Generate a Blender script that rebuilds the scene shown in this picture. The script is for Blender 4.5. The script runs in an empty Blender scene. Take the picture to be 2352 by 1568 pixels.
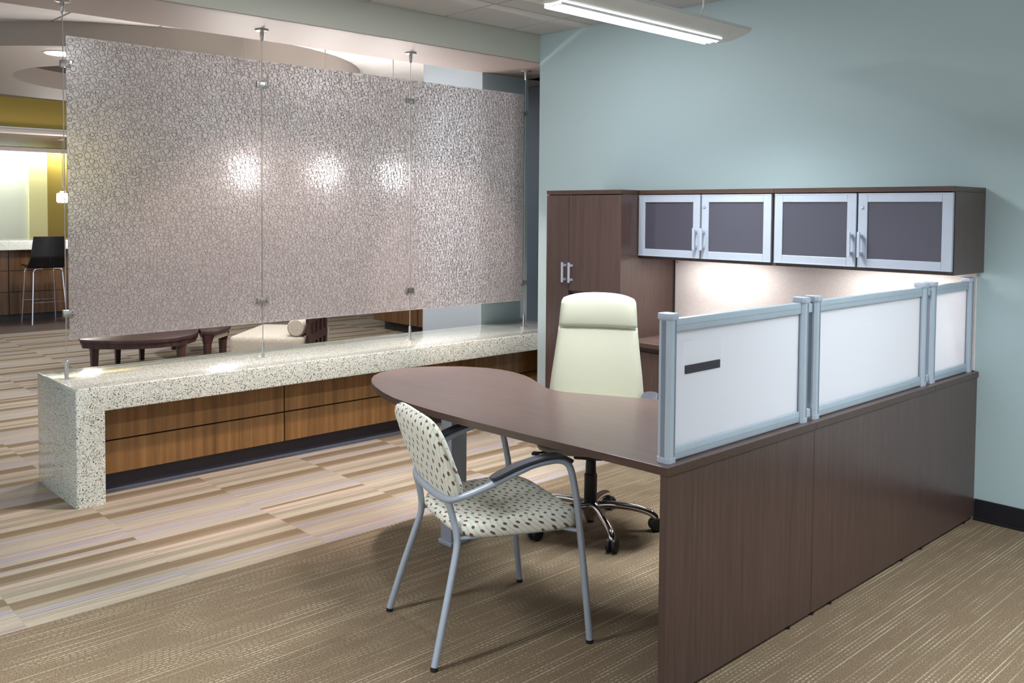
import bpy, bmesh, math, random
from mathutils import Vector, Matrix
random.seed(7)
C = bpy.context.scene.collection
PI = math.pi
# ------------------------------------------------------------------ camera
FPX, CY, YAW, PITCH, ROLL, CAMH = 2069.849, 564.518, .8174, .03963, .00752, 1.516
cam_d = bpy.data.cameras.new('camera'); cam = bpy.data.objects.new('camera', cam_d); C.objects.link(cam)
cam_d.sensor_width = 36; cam_d.sensor_fit = 'HORIZONTAL'; cam_d.lens = FPX / 2352 * 36
cam_d.shift_y = -(784 - CY) / 2352; cam_d.clip_start = .05; cam_d.clip_end = 100
_f = Vector((-math.sin(YAW) * math.cos(PITCH), math.cos(YAW) * math.cos(PITCH), -math.sin(PITCH)))
_r = Vector((math.cos(YAW), math.sin(YAW), 0)); _u = _r.cross(_f)
_R = _r * math.cos(ROLL) + _u * math.sin(ROLL); _U = -_r * math.sin(ROLL) + _u * math.cos(ROLL)
cam.matrix_world = Matrix(((_R.x, _U.x, -_f.x, 0), (_R.y, _U.y, -_f.y, 0), (_R.z, _U.z, -_f.z, CAMH), (0, 0, 0, 1)))
S = bpy.context.scene; S.camera = cam
# ------------------------------------------------------------------ world and exposure
wd = bpy.data.worlds.new('world'); S.world = wd; wd.use_nodes = True
wd.node_tree.nodes['Background'].inputs[0].default_value = (.75, .82, .9, 1)
wd.node_tree.nodes['Background'].inputs[1].default_value = 1.05
S.view_settings.view_transform = 'Standard'; S.view_settings.look = 'None'
S.view_settings.exposure = 0.06; S.view_settings.gamma = 1.0; S.view_settings.use_curve_mapping = False
S.cycles.use_denoising = True; S.cycles.max_bounces = 10; S.cycles.transmission_bounces = 10
S.cycles.sample_clamp_indirect = 6.0; S.cycles.caustics_reflective = False
# lamp powers (W)
PW_FIX, PW_TASK, PW_DOWN, PW_RING, PW_COVE, PW_BAR = 82, 3.6, 235, 0, 1.6, 60
COOL, WARM, NEUT = (.92, .98, 1), (1, .80, .73), (1, .95, .90)

# ------------------------------------------------------------------ node helpers
def srgb(r, g, b):
    f = lambda c: (c / 255 / 12.92) if c / 255 <= .04045 else ((c / 255 + .055) / 1.055) ** 2.4
    return (f(r), f(g), f(b), 1)
class NT:
    def __init__(s, name):
        s.m = bpy.data.materials.new(name); s.m.use_nodes = True; s.t = s.m.node_tree
        s.b = s.t.nodes['Principled BSDF']; s.out = s.t.nodes['Material Output']
    def n(s, typ, **kw):
        o = s.t.nodes.new('ShaderNode' + typ)
        for k, v in kw.items(): setattr(o, k, v)
        return o
    def l(s, a, b): s.t.links.new(a, b)
    def inp(s, sock, v):
        if hasattr(v, 'is_output') or hasattr(v, 'links') and not isinstance(v, (int, float, tuple)): s.l(v, sock)
        else: sock.default_value = v
    def math(s, op, a, b=0.0, c=None):
        o = s.n('Math', operation=op); s.inp(o.inputs[0], a); s.inp(o.inputs[1], b)
        if c is not None: s.inp(o.inputs[2], c)
        return o.outputs[0]
    def obj(s, scale=(1, 1, 1), loc=(0, 0, 0), rot=(0, 0, 0), src='Object'):
        tc = s.n('TexCoord'); mp = s.n('Mapping'); s.l(tc.outputs[src], mp.inputs[0])
        mp.inputs['Scale'].default_value = scale; mp.inputs['Location'].default_value = loc; mp.inputs['Rotation'].default_value = rot
        return mp.outputs[0]
    def sep(s, v): o = s.n('SeparateXYZ'); s.l(v, o.inputs[0]); return o.outputs
    def comb(s, x, y, z):
        o = s.n('CombineXYZ')
        for i, v in enumerate((x, y, z)): s.inp(o.inputs[i], v)
        return o.outputs[0]
    def noise(s, vec, scale, detail=3, rough=.55):
        o = s.n('TexNoise'); s.l(vec, o.inputs['Vector']); o.inputs['Scale'].default_value = scale
        o.inputs['Detail'].default_value = detail; o.inputs['Roughness'].default_value = rough; return o.outputs[0]
    def ramp(s, fac, stops, interp='LINEAR'):
        o = s.n('ValToRGB'); o.color_ramp.interpolation = interp; e = o.color_ramp.elements
        while len(e) < len(stops): e.new(.5)
        while len(e) > len(stops): e.remove(e[-1])
        for x, (p, c) in zip(e, stops): x.position = p; x.color = c if len(c) == 4 else (*c, 1)
        s.l(fac, o.inputs[0]); return o.outputs[0]
    def mix(s, fac, a, b, mode='MIX'):
        o = s.n('MixRGB', blend_type=mode); s.inp(o.inputs[0], fac); s.inp(o.inputs[1], a); s.inp(o.inputs[2], b); return o.outputs[0]
    def bump(s, h, strength=.2, dist=.002):
        o = s.n('Bump'); o.inputs['Strength'].default_value = strength; o.inputs['Distance'].default_value = dist
        s.l(h, o.inputs['Height']); s.l(o.outputs[0], s.b.inputs['Normal'])
    def set(s, **kw):
        for k, v in kw.items(): s.inp(s.b.inputs[k.replace('_', ' ')], v)
        return s
def plain(name, col, rough=.5, metal=0.0, coat=0.0, var=.06, vscale=9.0):
    t = NT(name); c = t.noise(t.obj(), vscale, 3)
    d = tuple(max(0, x * (1 - var)) for x in col[:3]) + (1,); l = tuple(min(1, x * (1 + var)) for x in col[:3]) + (1,)
    t.set(Base_Color=t.mix(c, d, l), Roughness=rough, Metallic=metal)
    t.b.inputs['Coat Weight'].default_value = coat
    return t.m
def emit(name, col, strength):
    t = NT(name); t.set(Base_Color=(*col, 1)); t.b.inputs['Emission Color'].default_value = (*col, 1)
    t.b.inputs['Emission Strength'].default_value = strength; return t.m

# ------------------------------------------------------------------ materials
def m_paint(name, col, rough=.6):
    t = NT(name); v = t.obj(); c = t.noise(v, 1.3, 4)
    t.set(Base_Color=t.mix(c, tuple(x * .97 for x in col[:3]) + (1,), tuple(min(1, x * 1.03) for x in col[:3]) + (1,)), Roughness=rough)
    t.bump(t.noise(v, 160, 2), .08, .001); return t.m
def m_laminate(name, axis, c0, c1, rough=.33):
    sc = [70, 70, 70]; sc[axis] = 2.2
    t = NT(name); v = t.obj(tuple(sc)); n1 = t.noise(v, 1.0, 6, .7)
    sc2 = [300, 300, 300]; sc2[axis] = 10; n2 = t.noise(t.obj(tuple(sc2)), 1.0, 2)
    n = t.math('ADD', t.math('MULTIPLY', n1, .7), t.math('MULTIPLY', n2, .3))
    t.set(Base_Color=t.ramp(n, [(.30, c0), (.70, c1)]), Roughness=rough); t.bump(n, .06, .0005); return t.m
def m_walnut(name, c0, c1, c2):
    t = NT(name); v = t.obj((26, 26, .9)); n1 = t.noise(v, 1.0, 5, .6)
    n2 = t.noise(t.obj((150, 150, 3)), 1.0, 3, .6)
    n = t.math('ADD', t.math('MULTIPLY', n1, .75), t.math('MULTIPLY', n2, .25))
    t.set(Base_Color=t.ramp(n, [(.33, c0), (.50, c1), (.68, c2)]), Roughness=.38); t.bump(n2, .08, .0005); return t.m
def m_terrazzo():
    t = NT('terrazzo'); v = t.obj()
    def layer(scale, thr):
        o = t.n('TexVoronoi'); t.l(v, o.inputs['Vector']); o.inputs['Scale'].default_value = scale; o.inputs['Randomness'].default_value = 1
        r = t.n('SeparateColor'); t.l(o.outputs['Color'], r.inputs[0])
        size = t.math('MULTIPLY', r.outputs[0], thr); k = t.math('LESS_THAN', o.outputs['Distance'], size)
        return k, r.outputs[1]
    base = t.ramp(t.noise(v, 120, 3), [(.35, srgb(196, 202, 192)), (.65, srgb(222, 228, 221))])
    k1, c1 = layer(128, .44); k2, c2 = layer(210, .50); k3, c3 = layer(85, .27)
    dk = t.ramp(c1, [(0, srgb(38, 34, 28)), (.5, srgb(84, 74, 60)), (1, srgb(140, 126, 100))])
    col = t.mix(k2, base, t.ramp(c2, [(0, srgb(120, 112, 94)), (1, srgb(176, 170, 150))]))
    col = t.mix(k1, col, dk); col = t.mix(k3, col, t.ramp(c3, [(0, srgb(30, 28, 24)), (1, srgb(110, 98, 78))]))
    t.set(Base_Color=col, Roughness=.16); t.b.inputs['Coat Weight'].default_value = .6; t.b.inputs['Coat Roughness'].default_value = .04
    return t.m
BE, PK, LV, BR, GB, TN = srgb(180, 169, 152), srgb(187, 171, 156), srgb(171, 164, 167), srgb(136, 119, 98), srgb(162, 152, 134), srgb(152, 137, 117)
def m_stripes():
    t = NT('striped_carpet'); tc = t.n('TexCoord'); x, y, z = t.sep(tc.outputs['Object'])
    oi = t.n('ObjectInfo'); cs = t.n('SeparateColor'); t.l(oi.outputs['Color'], cs.inputs[0])
    per = .74; u = t.math('FRACT', t.math('ADD', t.math('DIVIDE', x, per), cs.outputs[0]))
    bands = [(.10, BE), (.022, LV), (.05, PK), (.075, LV), (.05, BE), (.095, BR), (.03, TN), (.08, PK), (.03, BE), (.06, GB), (.065, BE), (.10, BR), (.055, GB), (.055, LV), (.053, BE)]
    tot = sum(b[0] for b in bands); st = []; a = 0
    for w, c in bands:
        e = .004 if c is not BR else .008
        st += [((a + e) / tot, c), ((a + w - e) / tot, c)]; a += w
    col = t.ramp(u, st, 'LINEAR')
    # fine pin stripes inside some of the bands
    lm = t.ramp(u, [(0, (.15,) * 3), (.11, (1,) * 3), (.19, (.25,) * 3), (.32, (.9,) * 3), (.375, (.1,) * 3), (.5, (.9,) * 3), (.63, (.3,) * 3), (.72, (.9,) * 3), (.79, (.12,) * 3), (.89, (.8,) * 3)], 'CONSTANT')
    fx = t.math('FRACT', t.math('MULTIPLY', u, 64.0)); ln = t.math('GREATER_THAN', fx, .70)
    wob = t.noise(t.comb(t.math('MULTIPLY', x, 110.0), t.math('MULTIPLY', y, 1.2), cs.outputs[1]), 1.0, 1)
    ln = t.math('MULTIPLY', t.math('MULTIPLY', ln, lm), t.math('GREATER_THAN', wob, .44))
    col = t.mix(t.math('MULTIPLY', ln, .85), col, srgb(104, 90, 74))
    hz = t.noise(t.comb(t.math('MULTIPLY', x, 150.0), t.math('MULTIPLY', y, 2.5), cs.outputs[1]), 1.0, 3, .7)
    col = t.mix(1, col, t.ramp(hz, [(.3, (.72, .69, .66)), (.7, (1.0, 1.0, 1.0))]), 'MULTIPLY')
    tuft = t.noise(t.comb(t.math('MULTIPLY', x, 330.0), t.math('MULTIPLY', y, 170.0), cs.outputs[1]), 1.0, 2)
    col = t.mix(t.math('MULTIPLY', t.math('SUBTRACT', tuft, .28), .55), col, t.mix(1, col, (.62, .58, .52, 1), 'MULTIPLY'))
    t.set(Base_Color=col, Roughness=.95); t.b.inputs['Specular IOR Level'].default_value = .1
    t.bump(tuft, .5, .004); return t.m
def m_brown_carpet():
    t = NT('brown_carpet'); tc = t.n('TexCoord'); x, y, z = t.sep(tc.outputs['Object'])
    lx = t.math('MULTIPLY', x, 68.0); row = t.math('FLOOR', lx); fx = t.math('ABSOLUTE', t.math('SUBTRACT', t.math('FRACT', lx), .5))
    rn = t.n('TexWhiteNoise', noise_dimensions='1D'); t.l(row, rn.inputs['W'])
    ly = t.math('ADD', t.math('MULTIPLY', y, 42.0), t.math('MULTIPLY', rn.outputs['Value'], .9)); seg = t.math('FLOOR', ly)
    fy = t.math('ABSOLUTE', t.math('SUBTRACT', t.math('FRACT', ly), .5))
    tuft0 = t.noise(t.comb(t.math('MULTIPLY', x, 40.0), t.math('MULTIPLY', y, 90.0), 5.0), 1.0, 1)
    # blocks of pale dashes: coarse cells of their own, elongated along y
    bl = t.noise(t.comb(t.math('MULTIPLY', row, .17), t.math('MULTIPLY', seg, .11), 0.0), 1.0, 2, .6)
    bl2 = t.noise(t.comb(t.math('MULTIPLY', row, 1.7), t.math('MULTIPLY', seg, .035), 7.0), 1.0, 1, .5)
    amt = t.math('ADD', t.math('MULTIPLY', bl, .55), t.math('MULTIPLY', bl2, .55))
    on = t.ramp(amt, [(.50, (0,) * 3), (.70, (1,) * 3)])
    dash = t.math('MULTIPLY', t.math('LESS_THAN', fx, .17), t.math('LESS_THAN', fy, .34))
    long = t.math('MULTIPLY', t.math('LESS_THAN', t.math('ADD', fx, t.math('MULTIPLY', tuft0, .12)), .18), t.ramp(bl2, [(.54, (0,) * 3), (.66, (1,) * 3)]))
    tuft = t.noise(t.comb(t.math('MULTIPLY', x, 260.0), t.math('MULTIPLY', y, 160.0), 0.0), 1.0, 2)
    base = t.ramp(tuft, [(.30, srgb(84, 71, 56)), (.70, srgb(144, 126, 104))])
    big = t.noise(t.comb(t.math('MULTIPLY', x, 9.0), t.math('MULTIPLY', y, 1.6), 3.0), 1.0, 2)
    base = t.mix(t.math('MULTIPLY', big, .35), base, srgb(108, 91, 72))
    k = t.math('MAXIMUM', t.math('MULTIPLY', dash, on), t.math('MULTIPLY', long, .8))
    col = t.mix(t.math('MULTIPLY', k, .58), base, srgb(200, 190, 166))
    t.set(Base_Color=col, Roughness=.95); t.b.inputs['Specular IOR Level'].default_value = .1
    t.bump(t.math('ADD', t.math('MULTIPLY', tuft, .6), t.math('MULTIPLY', k, .5)), .6, .004); return t.m
def m_dots(name, ax, ac):
    # sprig fabric: dots strung on thin wavy stems; ax = axis the stems run along, ac = axis across
    t = NT(name); tc = t.n('TexCoord'); c = t.sep(tc.outputs['Object']); o3 = t.math('MULTIPLY', c[3 - ax - ac], .9); a, b = t.math('ADD' if ax == 2 else 'SUBTRACT', c[ax], o3), t.math('ADD', c[ac], o3)
    pb, pa = .0235, .047
    wv = t.math('MULTIPLY', t.math('SINE', t.math('MULTIPLY', a, 66.0)), .0058)
    v = t.math('DIVIDE', t.math('ADD', b, wv), pb); row = t.math('FLOOR', v)
    fv = t.math('MULTIPLY', t.math('SUBTRACT', t.math('FRACT', v), .5), pb)
    rn = t.n('TexWhiteNoise', noise_dimensions='1D'); t.l(row, rn.inputs['W'])
    uu = t.math('ADD', t.math('DIVIDE', a, pa), t.math('ADD', t.math('MULTIPLY', row, .5), t.math('MULTIPLY', rn.outputs['Value'], .22)))
    fu = t.math('MULTIPLY', t.math('SUBTRACT', t.math('FRACT', uu), .5), pa)
    ang = t.math('ARCTAN2', fv, fu)
    rad = t.math('ADD', .0068, t.math('MULTIPLY', t.math('SINE', t.math('MULTIPLY', ang, 5.0)), .0007))
    d = t.math('SQRT', t.math('ADD', t.math('MULTIPLY', fv, fv), t.math('MULTIPLY', fu, fu)))
    dot = t.math('LESS_THAN', d, rad); stem = t.math('LESS_THAN', t.math('ABSOLUTE', fv), .0009)
    weave = t.noise(t.obj((900, 900, 900)), 1.0, 1)
    base = t.ramp(weave, [(.3, srgb(214, 214, 200)), (.7, srgb(238, 238, 226))])
    col = t.mix(t.math('MULTIPLY', stem, .75), base, srgb(132, 118, 98)); col = t.mix(dot, col, t.ramp(weave, [(.3, srgb(86, 62, 44)), (.7, srgb(128, 98, 74))]))
    t.set(Base_Color=col, Roughness=.85); t.b.inputs['Sheen Weight'].default_value = .15; t.bump(weave, .25, .001); return t.m
def m_resin():
    t = NT('frosted_resin'); v = t.obj(); n = t.noise(v, 55, 3)
    t.set(Base_Color=t.mix(n, (.90, .91, .94, 1), (.96, .97, 1, 1)), Roughness=.41, IOR=1.2); t.b.inputs['Transmission Weight'].default_value = 1
    t.b.inputs['Specular IOR Level'].default_value = .8
    t.bump(n, .5, .002)
    tr = t.n('BsdfTranslucent'); tr.inputs[0].default_value = (.78, .77, .79, 1)
    df = t.n('BsdfDiffuse'); df.inputs[0].default_value = (.60, .54, .53, 1)
    m1 = t.n('MixShader'); m1.inputs[0].default_value = .55; t.l(tr.outputs[0], m1.inputs[1]); t.l(df.outputs[0], m1.inputs[2])
    m2 = t.n('MixShader'); m2.inputs[0].default_value = .36; t.l(t.b.outputs[0], m2.inputs[1]); t.l(m1.outputs[0], m2.inputs[2])
    t.l(m2.outputs[0], t.out.inputs[0]); return t.m
def m_ring():
    t = NT('reed_ring'); v = t.obj(); n = t.noise(v, 30, 2)
    col = t.mix(n, srgb(142, 126, 118), srgb(174, 157, 148))
    t.set(Base_Color=col, Roughness=.22)
    tr = t.n('BsdfTranslucent'); t.l(t.mix(1, col, (.8, .78, .78, 1), 'MULTIPLY'), tr.inputs[0])
    m = t.n('MixShader'); m.inputs[0].default_value = .28; t.l(t.b.outputs[0], m.inputs[1]); t.l(tr.outputs[0], m.inputs[2])
    t.l(m.outputs[0], t.out.inputs[0]); return t.m
def m_frost():
    t = NT('frosted_white_screen'); n = t.noise(t.obj(), 300, 2)
    t.set(Base_Color=t.mix(n, (.67, .69, .72, 1), (.73, .74, .77, 1)), Roughness=.45, IOR=1.3)
    tr = t.n('BsdfTranslucent'); tr.inputs[0].default_value = (.84, .86, .90, 1)
    m = t.n('MixShader'); m.inputs[0].default_value = .66; t.l(t.b.outputs[0], m.inputs[1]); t.l(tr.outputs[0], m.inputs[2])
    t.l(m.outputs[0], t.out.inputs[0]); return t.m
def m_clear():
    t = NT('clear_acrylic'); n = t.noise(t.obj(), 20, 1); t.set(Base_Color=(.97, .98, 1, 1), Roughness=t.math('MULTIPLY', n, .1))
    tr = t.n('BsdfTransparent'); m = t.n('MixShader'); m.inputs[0].default_value = .96; t.l(t.b.outputs[0], m.inputs[1]); t.l(tr.outputs[0], m.inputs[2])
    t.l(m.outputs[0], t.out.inputs[0]); return t.m
def m_boucle(name, c0, c1):
    t = NT(name); n = t.noise(t.obj(), 210, 3, .7)
    t.set(Base_Color=t.ramp(n, [(.38, c0), (.62, c1)]), Roughness=.95); t.bump(n, .5, .004); return t.m
M = {}
M['teal'] = m_paint('teal_paint', srgb(190, 213, 217)); M['pale'] = m_paint('pale_grey_paint', srgb(134, 142, 149))
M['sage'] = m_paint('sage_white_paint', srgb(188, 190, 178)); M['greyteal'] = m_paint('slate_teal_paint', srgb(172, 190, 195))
M['navy'] = m_paint('navy_paint', srgb(98, 112, 126)); M['white'] = m_paint('white_plaster', srgb(156, 146, 138))
M['yellow'] = m_paint('mustard_paint', srgb(156, 134, 54)); M['paleyellow'] = m_paint('pale_yellow_paint', srgb(226, 220, 160))
M['brightwall'] = m_paint('cream_white_paint', srgb(228, 234, 216)); M['unlit_ceiling'] = m_paint('unlit_ceiling_brown', srgb(74, 52, 40))
M['soffit'] = m_paint('warm_taupe_white_paint', srgb(140, 126, 120)); M['taupe'] = m_paint('recess_shade_taupe', srgb(112, 100, 96)); M['ledge'] = m_paint('pinkish_white_paint', srgb(226, 214, 208))
M['tile'] = plain('ceiling_tile', srgb(196, 193, 190), .9, var=.02, vscale=220); M['tbar'] = plain('ceiling_grid', srgb(110, 108, 106), .6)
M['lam_v'] = m_laminate('espresso_laminate_upright', 2, srgb(62, 47, 43), srgb(92, 72, 66), .28)
M['lam_x'] = m_laminate('espresso_laminate_along_x', 0, srgb(76, 60, 55), srgb(108, 88, 82), .28)
M['lam_y'] = m_laminate('espresso_laminate_along_y', 1, srgb(74, 58, 53), srgb(104, 85, 78), .30)
M['edge'] = m_laminate('espresso_edge_band', 0, srgb(58, 42, 35), srgb(86, 65, 55), .32)
M['walnut'] = m_walnut('walnut_veneer', srgb(92, 63, 33), srgb(120, 85, 47), srgb(146, 107, 65))
M['walnut_dark'] = m_walnut('dark_walnut_veneer', srgb(58, 38, 21), srgb(86, 58, 32), srgb(108, 76, 44))
M['darkwood'] = m_walnut('wenge_wood', srgb(40, 24, 24), srgb(58, 36, 34), srgb(74, 48, 44))
M['terrazzo'] = m_terrazzo(); M['stripes'] = m_stripes(); M['brown'] = m_brown_carpet()
M['vinyl'] = m_laminate('grey_plank_vinyl', 1, srgb(78, 66, 62), srgb(104, 90, 84), .45)
M['alu'] = plain('satin_aluminium', srgb(186, 200, 212), .40, .35); M['alu2'] = plain('brushed_aluminium_frame', srgb(190, 199, 214), .42, .35)
M['slot'] = plain('shaded_aluminium_slot', srgb(132, 140, 156), .5, .2); M['molding'] = plain('grey_vinyl_molding', srgb(118, 116, 128), .5); M['silver'] = plain('silver_painted_steel', srgb(172, 182, 196), .36, .35); M['chrome'] = plain('chrome', srgb(225, 226, 230), .07, 1.0)
M['nickel'] = plain('brushed_nickel', srgb(190, 188, 184), .3, .9); M['wire'] = plain('steel_cable', srgb(176, 170, 160), .35, .7)
M['black'] = plain('black_plastic', srgb(22, 21, 25), .45); M['rubber'] = plain('black_rubber_base', srgb(24, 22, 28), .5)
M['kick'] = plain('charcoal_kick_board', srgb(52, 48, 58), .55); M['charcoal'] = plain('charcoal_armpad', srgb(46, 47, 57), .5)
M['smoke'] = plain('smoked_glass', srgb(70, 68, 80), .12, coat=.4, var=.03); M['cream'] = plain('cream_leather', srgb(188, 187, 169), .55, var=.03, vscale=120)
M['greige'] = plain('grey_seat_shell', srgb(130, 122, 110), .6)
M['fabric_seat'] = m_dots('sprig_fabric_seat', 0, 1); M['fabric_back'] = m_dots('sprig_fabric_back', 2, 0)
M['resin'] = m_resin(); M['ring'] = m_ring(); M['frost'] = m_frost(); M['clear'] = m_clear()
M['tack'] = m_boucle('pinkish_tack_fabric', srgb(222, 214, 212), srgb(238, 232, 230)); M['boucle'] = m_boucle('greige_boucle', srgb(138, 128, 112), srgb(192, 186, 174))
M['beigetop'] = plain('beige_table_edge', srgb(150, 138, 120), .5); M['lampbody'] = plain('white_lamp_enamel', srgb(214, 218, 214), .5)
M['tube'] = emit('lamp_louver_glow', (1, 1, 1), 2.0); M['louver'] = plain('white_louver', srgb(240, 242, 242), .3)
M['lens'] = emit('downlight_lens', (.95, .97, 1), 260); M['globe'] = emit('pendant_glass_glow', (1, .95, .92), 230)

# ------------------------------------------------------------------ geometry helpers
def P3(a): return Vector(a)
def smooth_path(pts, n=6):
    pts = [Vector(p) for p in pts]; out = []
    for i in range(len(pts) - 1):
        p0 = pts[max(i - 1, 0)]; p1 = pts[i]; p2 = pts[i + 1]; p3 = pts[min(i + 2, len(pts) - 1)]
        for k in range(n):
            s = k / n
            out.append(.5 * ((2 * p1) + (p2 - p0) * s + (2 * p0 - 5 * p1 + 4 * p2 - p3) * s * s + (3 * p1 - p0 - 3 * p2 + p3) * s ** 3))
    out.append(pts[-1]); return out
class MB:
    def __init__(s): s.bm = bmesh.new()
    def box(s, x0, x1, y0, y1, z0, z1, bev=0.0, seg=2):
        x0, x1 = sorted((x0, x1)); y0, y1 = sorted((y0, y1)); z0, z1 = sorted((z0, z1))
        b = bmesh.new(); bmesh.ops.create_cube(b, size=1)
        for v in b.verts: v.co = Vector((x0 + (v.co.x + .5) * (x1 - x0), y0 + (v.co.y + .5) * (y1 - y0), z0 + (v.co.z + .5) * (z1 - z0)))
        if bev > 0: bmesh.ops.bevel(b, geom=list(b.edges), offset=bev, segments=seg, profile=.6, affect='EDGES')
        s.merge(b); return s
    def merge(s, b):
        me = bpy.data.meshes.new('tmp'); b.to_mesh(me); b.free(); s.bm.from_mesh(me); bpy.data.meshes.remove(me)
    def tube(s, path, r, n=12, caps=True):
        path = [Vector(p) for p in path]; rr = r if isinstance(r, (list, tuple)) else [r] * len(path)
        rings = []; prev = None
        for i, p in enumerate(path):
            t = (path[min(i + 1, len(path) - 1)] - path[max(i - 1, 0)]).normalized()
            if prev is None:
                a = Vector((0, 0, 1)) if abs(t.z) < .9 else Vector((1, 0, 0)); u = t.cross(a).normalized()
            else: u = (prev - t * prev.dot(t)).normalized()
            prev = u; w = t.cross(u)
            rings.append([s.bm.verts.new(p + (u * math.cos(2 * PI * k / n) + w * math.sin(2 * PI * k / n)) * rr[i]) for k in range(n)])
        for a, b in zip(rings, rings[1:]):
            for k in range(n): s.bm.faces.new((a[k], a[(k + 1) % n], b[(k + 1) % n], b[k]))
        if caps: s.bm.faces.new(rings[0][::-1]); s.bm.faces.new(rings[-1])
        return s
    def cyl(s, a, b, r, n=16): return s.tube([a, b], r, n)
    def lathe(s, c, prof, n=24):
        rings = []
        for r, z in prof: rings.append([s.bm.verts.new((c[0] + r * math.cos(2 * PI * k / n), c[1] + r * math.sin(2 * PI * k / n), c[2] + z)) for k in range(n)])
        for a, b in zip(rings, rings[1:]):
            for k in range(n): s.bm.faces.new((a[k], a[(k + 1) % n], b[(k + 1) % n], b[k]))
        s.bm.faces.new(rings[0][::-1]); s.bm.faces.new(rings[-1]); return s
    def prism(s, pts, z0, z1, bev=0.0, seg=2):
        b = bmesh.new(); lo = [b.verts.new((p[0], p[1], z0)) for p in pts]; hi = [b.verts.new((p[0], p[1], z1)) for p in pts]; n = len(pts)
        b.faces.new(lo[::-1]); b.faces.new(hi)
        for i in range(n): b.faces.new((lo[i], lo[(i + 1) % n], hi[(i + 1) % n], hi[i]))
        bmesh.ops.recalc_face_normals(b, faces=list(b.faces))
        if bev > 0:
            e = [x for x in b.edges if abs(x.verts[0].co.z - x.verts[1].co.z) < 1e-6]
            bmesh.ops.bevel(b, geom=e, offset=bev, segments=seg, profile=.6, affect='EDGES')
        s.merge(b); return s
    def sweep(s, prof, path_fn, n, closed_prof=True):
        rings = [[s.bm.verts.new(path_fn(i / (n - 1), p)) for p in prof] for i in range(n)]; m = len(prof)
        for a, b in zip(rings, rings[1:]):
            for k in range(m if closed_prof else m - 1): s.bm.faces.new((a[k], a[(k + 1) % m], b[(k + 1) % m], b[k]))
        if closed_prof: s.bm.faces.new(rings[0][::-1]); s.bm.faces.new(rings[-1])
        return s
    def grid(s, fn, nu, nv, closed_u=False):
        V = [[s.bm.verts.new(fn(i / (nu if closed_u else nu - 1), j / (nv - 1))) for j in range(nv)] for i in range(nu)]
        for i in range(nu if closed_u else nu - 1):
            for j in range(nv - 1): s.bm.faces.new((V[i][j], V[(i + 1) % nu][j], V[(i + 1) % nu][j + 1], V[i][j + 1]))
        return V
    def mesh(s, name, mat, smooth=None):
        bmesh.ops.recalc_face_normals(s.bm, faces=list(s.bm.faces))
        me = bpy.data.meshes.new(name); s.bm.to_mesh(me); s.bm.free()
        me.materials.append(M[mat] if isinstance(mat, str) else mat)
        if smooth:
            for p in me.polygons: p.use_smooth = True
            me.set_sharp_from_angle(angle=math.radians(smooth if smooth is not True else 40))
        return me
    def build(s, name, mat, parent=None, smooth=None, world=True):
        if parent is not None and world:
            o = Vector(parent.get('_o', (0, 0, 0)))
            if o.length: bmesh.ops.translate(s.bm, verts=list(s.bm.verts), vec=-o)
        ob = bpy.data.objects.new(name, s.mesh(name, mat, smooth)); C.objects.link(ob)
        if parent is not None:
            ob.parent = parent
            if world: ob['_o'] = parent.get('_o', (0, 0, 0))
        return ob
def tag(o, label=None, cat=None, group=None, kind=None):
    if label: o['label'] = label
    if cat: o['category'] = cat
    if group: o['group'] = group
    if kind: o['kind'] = kind
    return o
def thing(name, loc, label, cat, group=None, rz=0.0, local=False):
    e = bpy.data.objects.new(name, None); C.objects.link(e); e.location = loc; e.rotation_euler.z = rz; e.empty_display_size = .1
    e['_o'] = (0, 0, 0) if local else tuple(loc)
    return tag(e, label, cat, group)
def struct(name, mb, mat, label, smooth=None): return tag(mb.build(name, mat, smooth=smooth), label, None, None, 'structure')
def copy_tree(o, parent=None):
    c = o.copy(); C.objects.link(c); c.parent = parent
    for ch in list(o.children): copy_tree(ch, c)
    return c
def inst(name, me, parent, loc, rot=(0, 0, 0), scale=(1, 1, 1)):
    o = bpy.data.objects.new(name, me); C.objects.link(o); o.parent = parent; o.location = loc; o.rotation_euler = rot; o.scale = scale; return o
def lamp(name, typ, parent, loc, power, col, rot=(0, 0, 0), **kw):
    d = bpy.data.lights.new(name, typ); d.energy = power; d.color = col
    for k, v in kw.items(): setattr(d, k, v)
    o = bpy.data.objects.new(name, d); C.objects.link(o); o.parent = parent; o.location = loc; o.rotation_euler = rot; return o

# ------------------------------------------------------------------ the setting
WY, XC, ZC, ZS = 4.7126, -4.738, 2.80, 2.597      # teal wall plane, beam face, ceiling, soffit
XB2 = -5.385                                        # far edge of the soffit
XCAR, TX, TY, CY0 = -3.511, .614, .618, .917        # striped carpet tiles
fl = struct('floor', MB().box(XCAR, 3.0, -3.2, WY + .02, -.06, 0), 'brown', 'brown carpet with pale dashes around the desk')
sub = struct('floor_lounge', MB().box(-11.9, XCAR, -3.2, 10, -.06, -.008), 'stripes', 'striped carpet tiles running past the terrazzo bench')
struct('floor_bar', MB().box(-15.4, -11.9, -3.2, 10, -.06, 0), 'vinyl', 'dark plank floor in front of the bar')
sub.color = (.3, .2, 0, 1)
def tile_mesh(w): return MB().box(-w / 2, w / 2, -TY / 2 + .0002, TY / 2 - .0002, -.008, 0).mesh('carpet_tile', 'stripes')
t_full, t_cut = tile_mesh(TX - .0004), tile_mesh(11.9 + XCAR - 13 * TX - .0004)
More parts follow.
